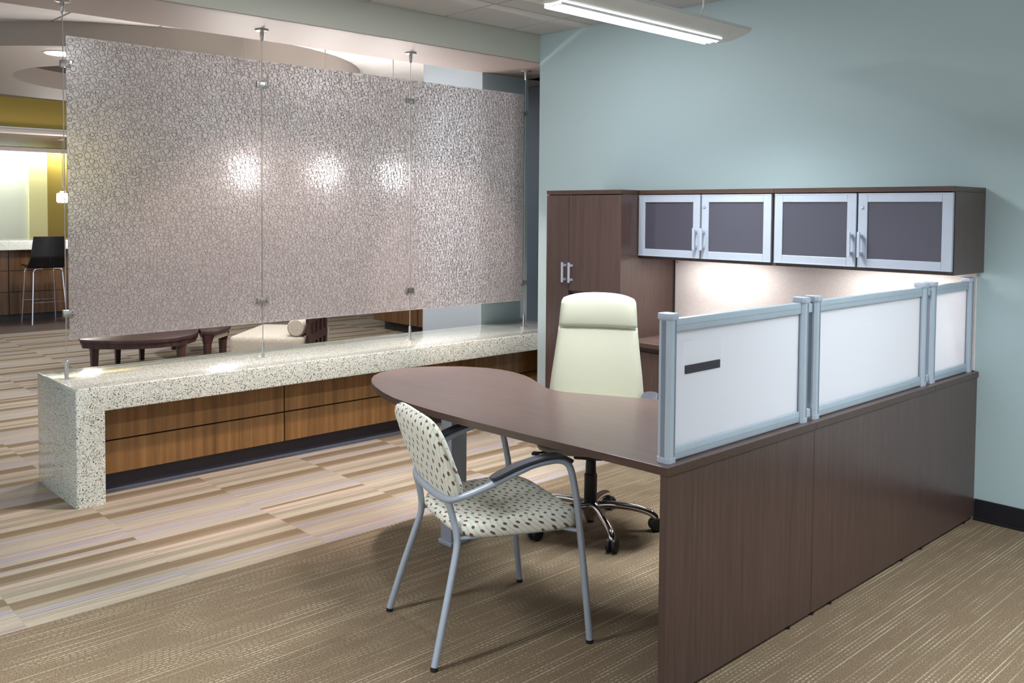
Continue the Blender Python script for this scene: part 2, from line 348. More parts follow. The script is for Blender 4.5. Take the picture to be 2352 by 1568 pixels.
for i in range(14):
    w = TX if i < 13 else 11.9 + XCAR - 13 * TX
    for k in range(-1, 13):
        o = inst('carpet_tile', t_full if i < 13 else t_cut, sub, (XCAR - TX * i - w / 2, CY0 + TY * (k + .5), 0))
        o.color = (((XCAR - TX * i - w / 2 + 4.13) / .74 + .375 + random.uniform(-.16, .16) + (random.random() if random.random() < .12 else 0)) % 1.0, random.random() * 9, 0, 1)
# walls
struct('wall_back', MB().box(XC, 3.0, WY, WY + .14, 0, ZC + .06), 'teal', 'tall pale teal wall behind the overhead cabinets')
struct('wall_lounge', MB().box(-6.137, XB2, WY, WY + .12, 0, ZC), 'pale', 'pale grey wall stub past the end of the terrazzo bench')
struct('wall_niche', MB().box(XB2 + .0005, XB2 + .004, WY, 5.22, 0, ZS).box(-5.5, XB2, WY + .12, 5.22, 0, ZS), 'greyteal', 'slate teal side wall of the niche behind the bench')
struct('wall_niche_back', MB().box(-6.6, -4.3, 5.545, 5.65, 0, ZC), 'navy', 'dark blue wall deep in the passage beyond the bench')
struct('wall_niche_right', MB().box(-4.62, -4.5, WY + .14, 5.545, 0, ZS), 'greyteal', 'slate teal return wall behind the office wall')
struct('wall_far', MB().box(-15.4, -5.0, 9.6, 9.74, 0, ZC), 'pale', 'pale far wall of the lounge')
bb = MB().box(-1.648, 3.0, WY - .012, WY, 0, .104, .003).box(-1.648, 3.0, WY - .022, WY, 0, .014, .003)
bb.box(XC, -4.112, WY - .012, WY, 0, .104, .003)
struct('baseboard_back', bb, 'rubber', 'black rubber baseboard along the teal wall')
# ceilings with lay-in tiles
ce = struct('ceiling', MB().box(XC, 3.12, -3.2, WY, ZC + .006, ZC + .06), 'tbar', 'grey lay-in tile ceiling above the office')
cl = struct('ceiling_lounge', MB().box(-11.95, XB2, -3.2, 9.6, ZC + .006, ZC + .06), 'tbar', 'grey lay-in tile ceiling above the lounge')
GY = [3.8056 + .6096 * k for k in range(-7, 10)]
def ceil_tiles(parent, xs, ys):
    cache = {}
    for x0, x1 in zip(xs, xs[1:]):
        for y0, y1 in zip(ys, ys[1:]):
            w, d = round(x1 - x0 - .012, 4), round(y1 - y0 - .012, 4)
            if (w, d) not in cache: cache[(w, d)] = MB().box(-w / 2, w / 2, -d / 2, d / 2, -.004, .006, .003, 1).mesh('ceiling_tile', 'tile')
            inst('ceiling_tile', cache[(w, d)], parent, ((x0 + x1) / 2, (y0 + y1) / 2, ZC + .004))
ys = [y for y in GY if y < WY - .05]
ceil_tiles(ce, [XC, -4.2186] + [-4.2186 + .6096 * k for k in range(1, 9)], ys + [WY])
ceil_tiles(cl, [XB2 - .6096 * k for k in range(11)][::-1], GY)
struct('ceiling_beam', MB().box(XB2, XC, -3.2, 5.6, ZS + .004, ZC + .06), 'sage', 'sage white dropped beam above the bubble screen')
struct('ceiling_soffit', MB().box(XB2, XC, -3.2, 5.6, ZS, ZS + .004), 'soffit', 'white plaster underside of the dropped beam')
struct('ceiling_passage', MB().box(-6.6, -4.3, 5.22, 5.65, ZS, ZC), 'white', 'white passage ceiling beyond the beam')
# ring shaped ceiling cloud of the lounge
RC, RO, RI, ZR = (-8.256, 3.19), 1.908, 1.06, 2.63
mb = MB(); nseg = 96
V = [[mb.bm.verts.new((RC[0] + r * math.cos(2 * PI * k / nseg), RC[1] + r * math.sin(2 * PI * k / nseg), z)) for r, z in ((RO, ZC), (RO, ZR), (RI, ZR), (RI, ZC - .002), (RI + .05, ZC - .002))] for k in range(nseg)]
for k in range(nseg):
    a, b = V[k], V[(k + 1) % nseg]
    for q in range(4): mb.bm.faces.new((a[q], b[q], b[q + 1], a[q + 1]))
struct('ceiling_ring', mb, 'white', 'round white plaster ring dropped from the lounge ceiling', smooth=30)
struct('ceiling_recess', MB().lathe((RC[0], RC[1], ZC - .012), [(RI + .04, 0), (RI + .04, .006)], 64), 'taupe', 'dark disc standing for shade inside the plaster ring')  # dark colour paints the shade inside the ring
# bulkhead over the bar, bar ceiling and back wall
struct('wall_bulkhead', MB().box(-12.05, -11.85, -3.2, 9.6, 2.432, ZC + .06), 'yellow', 'mustard yellow bulkhead above the bar')
struct('trim_1', MB().box(-12.05, -11.80, -3.2, 9.6, 2.391, 2.432, .004), 'ledge', 'pinkish white ledge under the mustard bulkhead')
struct('ceiling_bar', MB().box(-15.4, -12.05, -3.2, 9.6, 2.395, 2.43), 'unlit_ceiling', 'dropped ceiling over the bar, coloured dark brown as unlit')  # lack of light over the bar is put into the dark brown
struct('trim_2', MB().box(-14.87, -14.80, -3.2, 9.6, 2.335, 2.395, .004), 'ledge', 'pinkish white cornice at the top of the bar back wall')
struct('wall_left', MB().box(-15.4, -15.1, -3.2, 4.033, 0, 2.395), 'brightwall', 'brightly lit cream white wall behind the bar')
struct('wall_left_column', MB().box(-15.4, -15.06, 4.033, 4.291, 0, 2.395), 'paleyellow', 'pale yellow pilaster behind the bar')
struct('wall_left_panel', MB().box(-15.4, -15.1, 4.291, 9.6, 0, 2.395), 'yellow', 'mustard yellow wall behind the bar stool')

# ------------------------------------------------------------------ terrazzo bench
bX0, bX1, bY0, bY1, bZ, bT = -5.375, -4.737, 1.468, 5.20, .604, .127
t = thing('terrazzo_bench', (-5.05, 3.3, 0), 'long low terrazzo waterfall bench with walnut drawer fronts under the bubble screen', 'bench')
prof = [(bY0, 0), (bY0, bZ), (bY1, bZ), (bY1, bZ - bT), (bY0 + .142, bZ - bT), (bY0 + .142, 0)]
mb = MB(); b = bmesh.new()
A = [b.verts.new((bX0, y, z)) for y, z in prof]; B = [b.verts.new((bX1, y, z)) for y, z in prof]
b.faces.new(A); b.faces.new(B[::-1])
for i in range(6): b.faces.new((A[i], B[i], B[(i + 1) % 6], A[(i + 1) % 6]))
bmesh.ops.recalc_face_normals(b, faces=list(b.faces))
bmesh.ops.bevel(b, geom=[e for e in b.edges if min(v.co.z for v in e.verts) > .3 or (abs(e.verts[0].co.z - e.verts[1].co.z) > .2)], offset=.007, segments=3, profile=.5, affect='EDGES')
mb.merge(b); mb.build('slab', 'terrazzo', t, smooth=35)
MB().box(-5.34, -4.868, bY0 + .143, bY1, .118, bZ - bT - .001).build('cabinet_body', 'black', t)
cols = [bY0 + .146, 2.683, 3.776, 4.869, bY1]
for y0, y1 in zip(cols, cols[1:]):
    MB().box(-4.868, -4.848, y0 + .004, y1 - .004, .298, bZ - bT - .006, .0015, 1).build('drawer_front', 'walnut', t)
    MB().box(-4.868, -4.848, y0 + .004, y1 - .004, .118, .290, .0015, 1).build('drawer_front', 'walnut', t)
MB().box(-5.30, -4.935, bY0 + .143, bY1, 0, .117).build('kick_board', 'kick', t)
MB().box(-4.935, -4.918, bY0 + .143, bY1, 0, .016, .004).build('kick_molding', 'molding', t)

# ------------------------------------------------------------------ suspended resin screen: three sheets on four cables
pX, pH = -5.077, .005
pz0, pz1 = .811, 2.412
WYS = [1.5298, 2.6558, 3.7753, 4.8957]
edges = [(1.545, 2.6558 - .003), (2.6558 + .003, 3.7753 - .003), (3.7753 + .003, 4.873)]
RINGR = [.0175, .0155, .0135, .0115, .0095, .0078, .0062, .0050]
def ring_bm(bm, cy, cz, R, n, w):
    h = .0059; vs = []
    for k in range(n):
        a = 2 * PI * k / n; c, s_ = math.cos(a), math.sin(a)
        vs.append([bm.verts.new((x, cy + r * c, cz + r * s_)) for r, x in ((R - w, 0), (R - w / 2, h), (R, 0), (R - w / 2, -h))])
    for k in range(n):
        a, b_ = vs[k], vs[(k + 1) % n]
        for q in range(4): bm.faces.new((a[q], b_[q], b_[(q + 1) % 4], a[(q + 1) % 4]))
ring_me = []
for R in RINGR:
    mb = MB(); ring_bm(mb.bm, 0, 0, R, 20 if R > .01 else 14, .0026 if R > .011 else .0019); ring_me.append(mb.mesh('ring', 'ring', 60))
    mb = MB(); ring_bm(mb.bm, 0, 0, R, 20 if R > .01 else 14, .0042); ring_me.append(mb.mesh('thick_ring', 'ring', 60))
plabels = ['bubble pattern translucent resin sheet at the left end of the hanging screen', 'bubble pattern translucent resin sheet in the middle of the hanging screen', 'bubble pattern translucent resin sheet nearest the teal wall in the hanging screen']
for si, (y0, y1) in enumerate(edges):
    t = thing('resin_panel', (pX, (y0 + y1) / 2, pz0), plabels[si], 'screen', 'sheets of the hanging bubble screen')
    MB().box(pX - pH, pX + pH, y0, y1, pz0, pz1, .0008, 1).build('sheet', 'resin', t)
    rng = random.Random(40 + si); cell = .04; G = {}; rings = []
    Wd, Hd = y1 - y0, pz1 - pz0
    for R, cnt in zip(RINGR, (230, 310, 370, 400, 400, 380, 340, 280)):
        placed = 0; tries = 0
        while placed < cnt and tries < cnt * 40:
            tries += 1; a, b_ = rng.uniform(R * .2, Wd - R * .2), rng.uniform(R * .2, Hd - R * .2); ci, cj = int(a / cell), int(b_ / cell); ok = True
            if a < R or a > Wd - R or b_ < R or b_ > Hd - R: continue
            for i in (-1, 0, 1):
                for j in (-1, 0, 1):
                    for (pa, pb, pr) in G.get((ci + i, cj + j), ()):
                        if (pa - a) ** 2 + (pb - b_) ** 2 < ((pr + R) * .99 + .0006) ** 2: ok = False; break
                    if not ok: break
                if not ok: break
            if ok: G.setdefault((ci, cj), []).append((a, b_, R)); rings.append((a, b_, R)); placed += 1
    for q, (a, b_, R) in enumerate(rings[:300]):
        thick = rng.random() < .13
        inst('ring', ring_me[2 * RINGR.index(R) + (1 if thick else 0)], t, (0, y0 + a - (y0 + y1) / 2, b_), (rng.uniform(0, 6), 0, 0))
    mb = MB()
    for (a, b_, R) in rings[300:]:
        ring_bm(mb.bm, a - Wd / 2, b_, R, 16 if R > .01 else 10, (.0042 if R > .009 else .003) if rng.random() < .12 else (.0026 if R > .011 else .0018))
    o = mb.build('small_rings', 'ring', t, smooth=60, world=False); o['kind'] = 'stuff'
wl = ['steel suspension cable at the free left edge of the bubble screen', 'steel suspension cable at the seam between left and middle bubble sheets', 'steel suspension cable at the seam between middle and right bubble sheets', 'steel suspension cable at the bubble screen edge nearest the teal wall']
for k, y in enumerate(WYS):
    t = thing('suspension_cable', (pX, y, bZ), wl[k], 'cable', 'cables of the hanging bubble screen')
    off = pX + (.014 if k in (1, 2) else 0)
    x = off
    MB().cyl((x, y, bZ + .09), (x, y, ZS - .05), .0027, 8).build('cable', 'wire', t, smooth=True)
    MB().lathe((x, y, bZ), [(.030, 0), (.030, .004), (.011, .006), (.0095, .085), (.008, .094), (.004, .098)], 20).build('base_sleeve', 'nickel', t, smooth=35)
    MB().lathe((x, y, ZS), [(.004, -.072), (.009, -.066), (.012, -.035), (.012, -.014), (.040, -.010), (.040, 0)], 20).build('ceiling_flange', 'nickel', t, smooth=35)
    for z in (.952, 2.265):
        w = .034 if k in (1, 2) else .026; yc = y + (.012 if k == 0 else -.012 if k == 3 else 0)
        c = MB().box(pX - .016, pX + .022, yc - w, yc + w, z - .018, z + .018, .004).build('clamp', 'nickel', t, smooth=35)
        for dz in (-.008, .008):
            for dy in ((.5,) if k == 0 else (-.5,) if k == 3 else (-.6, .6)): MB().cyl((pX + .0215, yc + dy * w, z + dz), (pX + .0235, yc + dy * w, z + dz), .0032, 8).build('screw', 'black', c)

# ------------------------------------------------------------------ desk run
DX, DT = -1.646, .737
t = thing('peninsula_desk', (-2.6, 2.6, 0), 'dark brown laminate peninsula desk with rounded meeting end and slab end panel', 'desk')
out = [(DX, 2.197), (-1.737, 2.195), (-1.871, 2.188), (-2.05, 2.176), (-2.246, 2.164), (-2.502, 2.154), (-2.722, 2.153), (-2.90, 2.161), (-3.03, 2.178), (-3.156, 2.211), (-3.273, 2.254), (-3.37, 2.300), (-3.44, 2.347), (-3.505, 2.405), (-3.548, 2.47), (-3.567, 2.55), (-3.567, 2.63), (-3.545, 2.71), (-3.503, 2.785), (-3.424, 2.873), (-3.311, 2.940), (-3.225, 2.962), (-3.139, 2.962), (-3.05, 2.944), (-2.979, 2.917), (-2.91, 2.882), (-2.844, 2.848), (-2.79, 2.817), (-2.738, 2.798), (-2.69, 2.796), (-2.643, 2.806), (-2.56, 2.845), (-2.471, 2.889), (-2.38, 2.932), (-2.31, 2.968), (-2.272, 3.0), (-2.252, 3.05), (-2.25, 3.102), (DX, 3.102)]
core = MB(); core.prism(out, DT - .026, DT - .0006); core.build('edge_band', 'edge', t, smooth=30)
cx_, cy_ = -2.6, 2.55
MB().prism([(p[0] + .0006 * (1 if p[0] < cx_ else -1), p[1] + .0006 * (1 if p[1] < cy_ else -1)) for p in out], DT - .004, DT, .0015, 2).build('worktop', 'lam_x', t)
MB().box(-1.678, DX - .006, 2.203, 3.1005, .014, DT - .026, .001, 1).build('end_panel', 'lam_v', t)
for y in (2.35, 2.95): MB().lathe((-1.664, y, 0), [(.012, 0), (.012, .006), (.005, .007), (.005, .016)], 12).build('glide', 'black', t)
col = MB().box(-3.172, -3.096, 2.542, 2.632, .02, DT - .032, .004).build('support_column', 'silver', t, smooth=35)
MB().box(-3.18, -3.088, 2.534, 2.64, 0, .02, .004).build('foot_plate', 'silver', col, smooth=35)
MB().box(-3.22, -3.04, 2.49, 2.69, DT - .032, DT - .026).build('mounting_plate', 'black', col)

t = thing('return_desk', (-1.95, 3.64, 0), 'dark brown laminate desk bridge behind the middle frosted screen', 'desk')
MB().box(-2.25, DX, 3.1035, 4.1855, DT - .026, DT - .0006, .001, 1).build('edge_band', 'edge', t)
MB().box(-2.2494, DX - .0006, 3.104, 4.185, DT - .004, DT, .0015).build('worktop', 'lam_y', t)
MB().box(-1.678, DX - .006, 3.1025, 4.7105, .014, DT - .0265, .001, 1).build('back_panel', 'lam_v', t)
for y in (3.12, 3.26, 3.9, 4.1, 4.6): MB().lathe((-1.664, y, 0), [(.012, 0), (.012, .006), (.005, .007), (.005, .016)], 12).build('glide', 'black', t)
t = thing('credenza', (-2.57, 4.45, 0), 'dark brown laminate credenza against the teal wall under the tack board', 'credenza')
MB().box(-3.4835, DX, 4.187, 4.7115, DT - .026, DT - .0006, .001, 1).build('edge_band', 'edge', t)
MB().box(-3.483, DX - .0006, 4.1876, 4.711, DT - .004, DT, .0015).build('worktop', 'lam_x', t)
MB().box(-3.48, -2.30, 4.23, 4.708, .02, DT - .027).build('carcass', 'lam_v', t)
for i in range(3):
    x0 = -3.478 + i * .392
    for z0, z1 in ((.06, .36), (.364, .68)):
        MB().box(x0, x0 + .388, 4.212, 4.23, z0, z1, .001, 1).build('drawer', 'lam_v', t)

# ------------------------------------------------------------------ frosted desk screens
SXc = -1.692
def octo(w, d, c): return [(-w + c, -d), (w - c, -d), (w, -d + c), (w, d - c), (w - c, d), (-w + c, d), (-w, d - c), (-w, -d + c)]
sl = [('frosted white desk screen in silver frame with black name strip', (2.2515, 3.058), True), ('frosted white desk screen in silver frame in the middle of the three', (3.148, 4.122), True), ('short frosted white desk screen in silver frame against the teal wall', (4.218, 4.662), False)]
for k, (lab, (ya, yb), conn) in enumerate(sl):
    t = thing('desk_screen', (SXc, (ya + yb) / 2, DT), lab, 'desk screen', 'frosted screens along the desk edge')
    for y in (ya, yb):
        p = MB().prism([(SXc + a, y + b_) for a, b_ in octo(.024, .0215, .009)], DT, 1.184).build('post', 'alu', t)
        g = MB()
        for sx in (1,): g.box(SXc + sx * .0238 - .0008, SXc + sx * .0238 + .0008, y + .004, y + .011, DT + .02, 1.181)
        g.build('post_groove', 'slot', p)
        for sy in (-1, 1): MB().box(SXc - .008, SXc + .008, y + sy * .0215 - .0008, y + sy * .0215 + .0008, DT + .02, 1.181).build('post_slot', 'slot', p)
        MB().prism([(SXc + a, y + b_) for a, b_ in octo(.0285, .0255, .010)], 1.182, 1.203, .004).build('post_cap', 'alu2', p, smooth=35)
        MB().prism([(SXc + a, y + b_) for a, b_ in octo(.0252, .0227, .009)], DT + .0, DT + .018, .001).build('post_foot', 'alu2', p)
    for nm, z0, z1 in (('top_rail', 1.143, 1.183), ('bottom_rail', DT + .004, .780)):
        rl = MB().box(SXc - .013, SXc + .013, ya + .02, yb - .02, z0, z1, .003).build(nm, 'alu', t, smooth=35)
        MB().box(SXc - .0138, SXc + .0138, ya + .022, yb - .022, (z0 + z1) / 2 - .0015, (z0 + z1) / 2 + .0015).build('rail_groove', 'silver', rl)
    MB().box(SXc - .0035, SXc + .0035, ya + .02, yb - .02, .779, 1.144).build('frosted_pane', 'frost', t)
    if conn:
        y2 = sl[k + 1][1][0]
        for z0, z1 in ((1.143, 1.176), (DT + .012, DT + .042)): MB().box(SXc - .011, SXc + .011, yb + .021, y2 - .0265, z0, z1, .002).build('link_plate', 'alu', t)
t = thing('name_strip', (SXc + .006, 2.43, 1.002), 'black name strip stuck on the nearest frosted screen', 'name plate')
MB().box(SXc + .0036, SXc + .0095, 2.335, 2.524, 1.003, 1.030, .0012).build('strip', 'kick', t)
MB().box(SXc + .0038, SXc + .0052, 2.327, 2.532, 1.031, 1.105, .0004, 1).build('clear_pocket', 'clear', t)

# ------------------------------------------------------------------ overhead cabinets, tall cabinet, tack board, task lights
YF = 4.3205
def handle(x, y, z0, z1, parent):
    m = MB().box(x - .0075, x + .0075, y - .034, y - .026, z0, z1, .0015)
    for z in (z0 + .012, z1 - .026): m.box(x - .0065, x + .0065, y - .027, y + .001, z, z + .014)
    return m.build('handle', 'alu2', parent)
hl = ['brown overhead cabinet with two smoked glass doors next to the tall cabinet', 'brown overhead cabinet with two smoked glass doors at the free right end']
for k, (x0, x1, doors) in enumerate((((-3.4825), -2.5675, ((-3.480, -3.0345), (-3.0225, -2.577))), (-2.5665, -1.6365, ((-2.557, -2.1035), (-2.0935, -1.6415))))):
    t = thing('overhead_cabinet', ((x0 + x1) / 2, 4.52, 1.228), hl[k], 'cabinet', 'overhead cabinets with smoked glass doors')
    m = MB().box(x0 + .02, x1 - .02, YF + .02, WY - .012, 1.262, 1.278).box(x0 + .02, x1 - .02, YF + .02, YF + .038, 1.228, 1.262).box(x0, x0 + .02, YF + .02, WY - .001, 1.228, 1.617).box(x1 - .02, x1, YF + .02, WY - .001, 1.228, 1.617).box(x0 + .02, x1 - .02, WY - .012, WY - .001, 1.228, 1.617)
    m.build('carcass', 'lam_v', t)
    MB().box(x0, x1, YF + .004, WY - .001, 1.6175, 1.6425, .0015, 1).build('top_board', 'edge', t)
    for q, (a, b_) in enumerate(doors):
        z0, z1, fw = 1.2455, 1.6125, .0475
        f = MB().box(a, a + fw, YF, YF + .0185, z0, z1, .0015, 1).box(b_ - fw, b_, YF, YF + .0185, z0, z1, .0015, 1).box(a + fw, b_ - fw, YF, YF + .0185, z0, z0 + fw - .004, .0015, 1).box(a + fw, b_ - fw, YF, YF + .0185, z1 - fw + .004, z1, .0015, 1)
        d = f.build('door', 'alu2', t)
        MB().box(a + fw - .003, b_ - fw + .003, YF + .006, YF + .012, z0 + .04, z1 - .04).build('glass', 'smoke', d)
        for za, zb in ((z1 - .006, z1), (z0, z0 + .006)): MB().box(a, b_, YF - .0015, YF + .001, za, zb, .0005, 1).build('frame_lip', 'alu2', d)
        hx = b_ - .021 if q == 0 else a + .019
        handle(hx, YF, 1.295, 1.421, d)
        if q == 1:
            lk = MB().tube([(a + .0195, YF + .001, 1.544), (a + .0195, YF - .005, 1.544)], [.0095, .0082], 16).build('lock', 'chrome', d, smooth=35)
    tl = thing('task_light', ((x0 + x1) / 2, 4.5, 1.2), 'slim white task light under the overhead cabinet ' + ('beside the tall cabinet' if k == 0 else 'at the right end'), 'light', 'task lights under the cabinets')
    xm = -3.06 if k == 0 else -2.02
    MB().box(xm - .29, xm + .29, 4.46, 4.54, 1.243, 1.2615, .004).build('housing', 'lampbody', tl)
    MB().box(xm - .27, xm + .27, 4.47, 4.53, 1.240, 1.2432).build('diffuser', 'tube', tl)
    lamp('task_lamp', 'AREA', tl, Vector((xm, 4.5, 1.237)) - Vector(tl['_o']), PW_TASK, NEUT, shape='RECTANGLE', size=.5, size_y=.05)
t = thing('tall_cabinet', (-3.8, 4.44, 0), 'tall dark brown storage cabinet with open cubby at the end of the wall', 'cabinet')
x0, x1, yf = -4.1085, -3.4855, 4.178
m = MB().box(x0, x0 + .02, yf, WY - .001, .02, 1.617).box(x1 - .02, x1, yf, WY - .001, .02, 1.617).box(x0 + .02, x1 - .02, WY - .012, WY - .001, .02, 1.617)
m.box(x0 + .02, x1 - .02, yf, WY - .012, .02, .06).box(-3.905, x1 - .02, yf + .001, WY - .012, .995, 1.010).box(-3.919, -3.905, yf, WY - .012, .06, 1.617).box(-3.905, x1 - .02, yf + .001, WY - .012, .725, .74)
m.build('carcass', 'lam_v', t)
MB().box(x0 - .001, x1, yf - .02, WY - .001, 1.6175, 1.6435, .0015, 1).build('top_board', 'edge', t)
d = MB().box(x0, -3.9125, yf - .018, yf, .06, 1.6125, .001, 1).build('door', 'lam_v', t); handle(-3.938, yf - .018, 1.062, 1.189, d)
d = MB().box(-3.9085, x1 + .001, yf - .018, yf, 1.0115, 1.6125, .001, 1).build('door', 'lam_v', t); handle(-3.881, yf - .018, 1.062, 1.189, d)
d = MB().box(-3.9085, x1 + .001, yf - .018, yf, .06, .738, .001, 1).build('door', 'lam_v', t); handle(-3.881, yf - .018, .55, .68, d)
MB().box(x0 + .02, x1 - .02, yf + .03, WY - .02, 0, .02).build('plinth', 'black', t)
t = thing('tack_board', (-2.57, 4.70, .74), 'pinkish white fabric tack board on the wall under the overhead cabinets', 'board')
MB().box(-3.476, -1.664, 4.692, 4.7115, .741, 1.226, .002).build('board', 'tack', t)
MB().box(-3.484, -3.477, 4.688, 4.7115, .741, 1.226).build('edge_trim', 'kick', t)
MB().tube([(-3.458, 4.692, 1.192), (-3.458, 4.688, 1.192)], .005, 10).build('screw', 'nickel', t)

# ------------------------------------------------------------------ linear pendant office lights
def office_light(x, ya, yb, lab, grp):
    yc = (ya + yb) / 2; L = yb - ya
    t = thing('linear_pendant', (x, yc, 2.396), lab, 'light', grp, local=True)
    prof = [(-.165, .052), (-.165, .036)] + [(-.165 + .33 * k / 14, .036 * (abs(-1 + 2 * k / 14)) ** 2.0) for k in range(1, 14)] + [(.165, .036), (.165, .052), (.10, .062), (-.10, .062)]
    prof_l = [p for p in prof]
    m = MB(); b_ = bmesh.new()
    A = [b_.verts.new((p[0], -L / 2, p[1])) for p in prof_l]; B_ = [b_.verts.new((p[0], L / 2, p[1])) for p in prof_l]
    b_.faces.new(A); b_.faces.new(B_[::-1]); n = len(A)
    for i in range(n): b_.faces.new((A[i], B_[i], B_[(i + 1) % n], A[(i + 1) % n]))
    bmesh.ops.recalc_face_normals(b_, faces=list(b_.faces)); m.merge(b_); m.build('housing', 'lampbody', t, smooth=30, world=False)
    MB().box(-.052, .052, -L / 2 + .09, L / 2 - .09, -.0015, .004).build('diffuser', 'tube', t, world=False)
    m = MB()
    for sx in (-.052, -.018, .018, .052): m.box(sx - .0012, sx + .0012, -L / 2 + .09, L / 2 - .09, -.016, -.004)
    k = -L / 2 + .10
    while k < L / 2 - .095: m.box(-.052, .052, k, k + .0012, -.014, -.004); k += .024
    o = m.build('louver', 'louver', t, world=False); o['kind'] = 'stuff'
    for s_ in (-1, 1):
        yy = s_ * (L / 2 - .18)
        hg = MB().tube([(0, yy - .06, .060), (0, yy, .150)], .0045, 6).tube([(0, yy + .06, .060), (0, yy, .150)], .0045, 6).tube([(0, yy, .142), (0, yy, .185)], .006, 8).build('hanger', 'lampbody', t, world=False)
        MB().tube([(0, yy, .18), (0, yy, 2.797 - 2.396)], .003, 6).build('cord', 'lampbody', hg, world=False)
        MB().lathe((0, yy, 2.797 - 2.396), [(.05, -.02), (.05, 0)], 16).build('canopy', 'lampbody', hg, world=False)
    lamp('office_lamp', 'AREA', t, (0, 0, -.0025), PW_FIX, COOL, shape='RECTANGLE', size=.10, size_y=L - .2, spread=math.radians(150))
    return t
office_light(-2.70, 2.67, 4.03, 'white linear louvered pendant light hanging near the teal wall', None)
for x, ya, w_ in ((-2.70, -.6, 'left of the camera'), (-.35, 2.67, 'right of the overhead cabinets'), (-.35, -.6, 'behind the camera')):  # unseen copies of the fixture, added to light the office
    office_light(x, ya, ya + 1.36, 'added white linear louvered pendant light, unseen ' + w_, 'added office lights outside the picture')
def downlight(x, y, z, lab, grp, power, col, ang=1.9, aim=None, glow='lens', r=.075, blend=.5):
    t = thing('downlight', (x, y, z), lab, 'light', grp)
    MB().lathe((x, y, z), [(r + .018, 0), (r + .018, -.004), (r, -.007), (r, 0)], 28).build('trim_ring', 'lampbody', t, smooth=35)
    MB().lathe((x, y, z), [(r - .002, -.0055), (r - .002, -.008), (r * .6, -.0095)], 28).build('lens', glow, t)
    rot = (0, 0, 0)
    if aim is not None: rot = (Vector(aim) - Vector((x, y, z))).to_track_quat('-Z', 'Y').to_euler()
    if power > 0: lamp('downlight_lamp', 'SPOT', t, (0, 0, -.03), power, col, rot, spot_size=ang, spot_blend=blend, shadow_soft_size=.05)
    return t
downlight(-3.75, 2.55, ZC, 'recessed warm downlight above the carpet in front of the bench', None, PW_DOWN, WARM, 1.35, (-4.75, 2.75, .5))
downlight(-3.60, 3.55, ZC, 'recessed warm downlight above the round desk end', None, PW_DOWN * .8, WARM, .72, (-5.08, 4.22, .95))
for k, (dx, dy) in enumerate(((1.20, -1.08), (1.10, 1.10), (-1.1, 1.15), (-1.15, -1.1))):
    downlight(RC[0] + dx, RC[1] + dy, ZR, ['round recessed downlight in the ceiling ring, seen at the screen edge', 'round recessed downlight in the ceiling ring, glowing through the middle sheet', 'round recessed downlight at the far side of the ceiling ring', 'round recessed downlight in the ceiling ring nearest the bar'][k], 'downlights of the ceiling ring', PW_RING, NEUT, 2.3, None, 'lens', .10)
# three glass pendants behind the screen and one at the bar
pl = ['glowing glass cylinder pendant behind the left seam of the bubble screen', 'glowing glass cylinder pendant behind the middle bubble sheet', 'glowing glass cylinder pendant behind the right seam of the bubble screen', 'small glowing pendant lamp over the bar stool at the screen edge']
for k, (x, y, z, ztop, r, h) in enumerate(((-6.25, 3.141, 1.787, ZC, .06, .18), (-6.25, 3.823, 1.802, ZC, .06, .18), (-6.25, 4.479, 1.802, ZC, .06, .18), (-12.5, 3.745, 1.63, 2.43, .07, .12))):
    t = thing('glass_pendant', (x, y, z - h / 2), pl[k], 'lamp', 'glass pendant lamps')
    MB().lathe((x, y, z), [(r * .75, -h / 2), (r, -h / 2 + .012), (r, h / 2 - .012), (r * .8, h / 2)], 20).build('shade', 'globe', t, smooth=35)
    MB().lathe((x, y, z + h / 2), [(r * .5, 0), (r * .5, .03), (.004, .04)], 12).build('socket', 'nickel', t, smooth=35)
    MB().cyl((x, y, z + h / 2 + .035), (x, y, ztop if k < 3 else 2.393), .004, 8).build('cord', 'wire', t)
    if k == 3: MB().lathe((x, y, 2.393), [(.05, -.02), (.05, 0)], 14).build('canopy', 'nickel', t)
    else: MB().lathe((x, y, ZC), [(.05, -.02), (.05, 0)], 14).build('canopy', 'nickel', t)
t = thing('cove_light', (-12.6, 3.2, 2.39), 'hidden light strip over the bar counter', 'light')
MB().box(-15.06, -14.92, .5, 6.5, 2.380, 2.394, .003).build('housing', 'lampbody', t)
lamp('bar_lamp', 'AREA', t, Vector((-14.99, 3.2, 2.375)) - Vector(t['_o']), PW_BAR, (.95, 1, .92), (0, 0, 0), shape='RECTANGLE', size=.08, size_y=4)
t = thing('ledge_light', (-11.76, 3.2, 2.44), 'hidden strip light on the ledge washing the mustard bulkhead', 'light')
MB().box(-11.80, -11.765, 1.0, 6.0, 2.4325, 2.452, .003).build('housing', 'lampbody', t)
lamp('ledge_lamp', 'AREA', t, Vector((-11.77, 3.3, 2.458)) - Vector(t['_o']), PW_COVE, (1, .95, .8), (PI, .45, 0), shape='RECTANGLE', size=.03, size_y=2.2)

